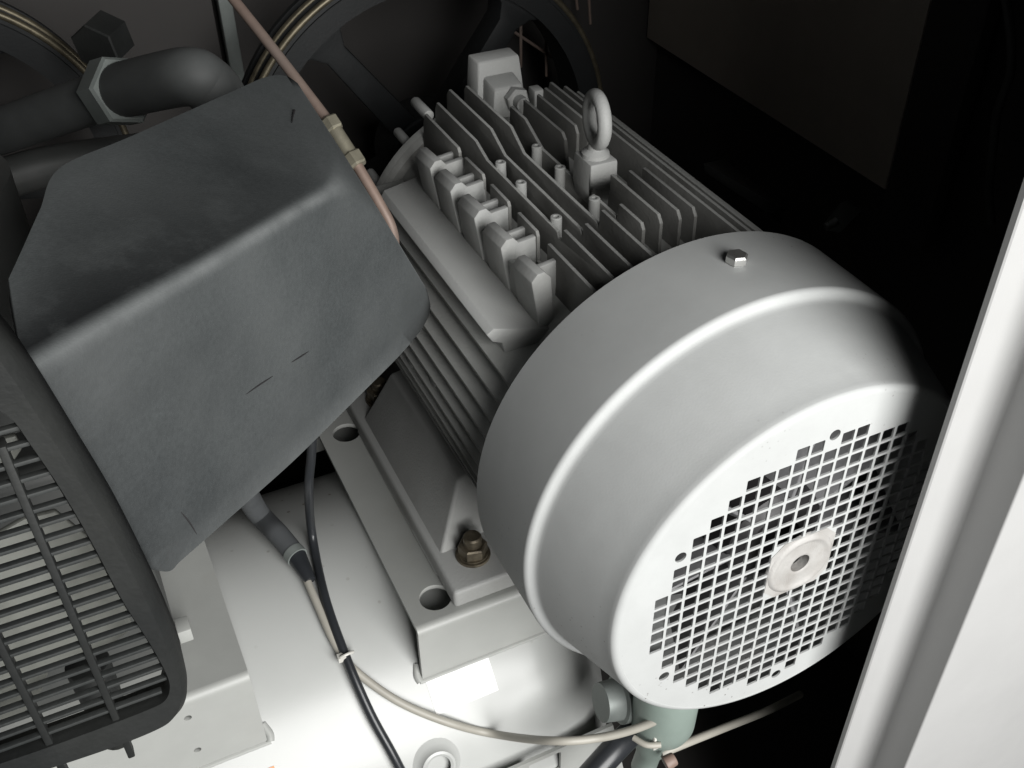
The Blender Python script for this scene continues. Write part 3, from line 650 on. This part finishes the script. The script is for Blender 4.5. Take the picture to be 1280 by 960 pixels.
# green valve at the tank end
t = thing('drain_valve', 'pale green plastic valve body hanging below the fan cover', 'valve', (-4.00, 5.95, -26.83))
va = Vector((-3.15, 6.72, -22.33))
MB().lathe([(2.1, -5), (2.4, -4), (2.45, 0), (2.45, 0.6), (2.3, 1.2), (1.5, 1.7), (0.9, 1.8), (0.01, 1.8)], va, (0.05, 0.1, -1), 40, close=False).build('valve_body', GREEN, t)
MB().lathe([(1.0, 1.4), (1.0, 3.0), (1.2, 3.2), (1.25, 4.8), (1.0, 5.2), (1.0, 8)], va, (-0.08, 0.1, -1), 32, close=False).build('valve_neck', GREEN, t)
fl = Vector((-4.97, 9.13, -22.18))
MB().lathe([(0.01, -2.2), (1.5, -2.2), (1.6, -0.8), (1.9, -.7), (1.9, 0.2), (1.7, 0.5), (0.01, 0.6)], fl, (1, -0.1, -0.2), 36, close=False).build('valve_flange', NUT, t)
MB().tube([(-6.17, 5.99, -22.34), (-5.63, 5.05, -22.32), (-4.67, 4.60, -22.33)], 0.24, 10).build('wire_loop', BEIGE, t)
MB().hexa([Vector((-4.74, 5.21, -22.00))+Vector(o) for o in ((-.3,-.3,-1.4),(.3,-.3,-1.4),(.3,.3,-1.4),(-.3,.3,-1.4),(-.3,-.3,.2),(.3,-.3,.2),(.3,.3,.2),(-.3,.3,.2))]).build('tie_head', NYLON, t, bevel=0.08)
pk = Vector((-3.64, 4.47, -25.12)); MB().rod(pk+Vector((-.5,0,0)), pk+Vector((.4, 0, .2)), 0.6, 0.5).build('connector', PINK, t, bevel=0.12)
t = MB().tube([(-3.41, 6.02, -26.44), (-0.88, 6.05, -26.68), (3.58, 6.71, -28.37), (8.73, 7.75, -30.87), (13.55, 9.04, -33.27)], 0.34, 12).build('rear_cable', BEIGE)
tag(t, 'thin beige cable running into the dark behind the green valve', 'cable')
t = MB().tube([(-11.01, 5.78, -25.92), (-7.44, 6.78, -24.51), (-4.24, 8.01, -24.64)], 1.0, 16).build('black_hose', BLACK)
tag(t, 'short black hose beneath the tank end beside the valve', 'hose')

# dim things on the far side of the motor
t = thing('sheet_tray', 'dim angular sheet tray beyond the motor fins', 'tray', (24.85, 40.68, -1.35))
MB().hexa([(20.86, 41.89, 1.10), (22.77, 34.36, 0.00), (26.50, 36.82, -3.23), (25.00, 45.38, -2.36), (20.42, 41.71, 2.26), (22.61, 34.24, 1.39), (27.55, 37.26, -2.19), (26.30, 46.24, -0.71)]).build('tray_body', PIPE, t, bevel=0.2)
t = thing('pipe_clamp', 'dim grey pipe clamp low in the dark cabinet corner', 'clamp', (35.66, 37.96, -5.12))
MB().hexa([(32.60, 37.36, -5.80), (33.27, 35.86, -5.54), (37.36, 37.48, -4.76), (38.18, 40.27, -4.38), (33.90, 39.10, -6.34), (34.58, 37.54, -6.15), (38.72, 39.18, -5.33), (39.46, 41.86, -5.10)]).build('clamp_body', NUT, t, bevel=0.2)
MB().rod((31.55, 36.14, -4.53), (32.69, 36.03, -4.07), 0.4).build('clamp_screw', STEEL, t)
t = MB().tube([(34.00, 25.36, 20.55), (34.00, 23.60, 17.53), (34.00, 22.81, 15.02), (34.00, 22.92, 12.06), (34.00, 22.28, 8.96), (34.00, 21.53, 5.78), (34.00, 20.33, 3.46)], 0.35, 10).build('wall_cable', PIPE)
tag(t, 'thin dull cable hanging down the dark cabinet side wall', 'cable')
t = thing('wire_belt_guard', 'thin rusty wire guard frame behind the motor shaft end', 'guard', (14.95, 66.00, 5.53))
for a, b in (((13.68, 66.00, 12.29), (13.65, 66.00, 3.69)), ((16.51, 66.00, 8.63), (16.68, 66.00, 2.16)), ((12.66, 66.00, 7.77), (19.78, 66.00, 2.21)), ((20.87, 68.00, 10.64), (21.34, 68.00, 7.89)), ((22.50, 68.00, 10.40), (22.97, 68.00, 6.08))):
    MB().rod(a, b, 0.16, n=8).build('wire', COPPER, t)
MB().tube([(16.52, 66.00, 7.96), (18.24, 66.00, 5.99), (19.24, 66.00, 4.08), (19.38, 66.00, 2.55)], 0.16, 8).build('wire', COPPER, t)
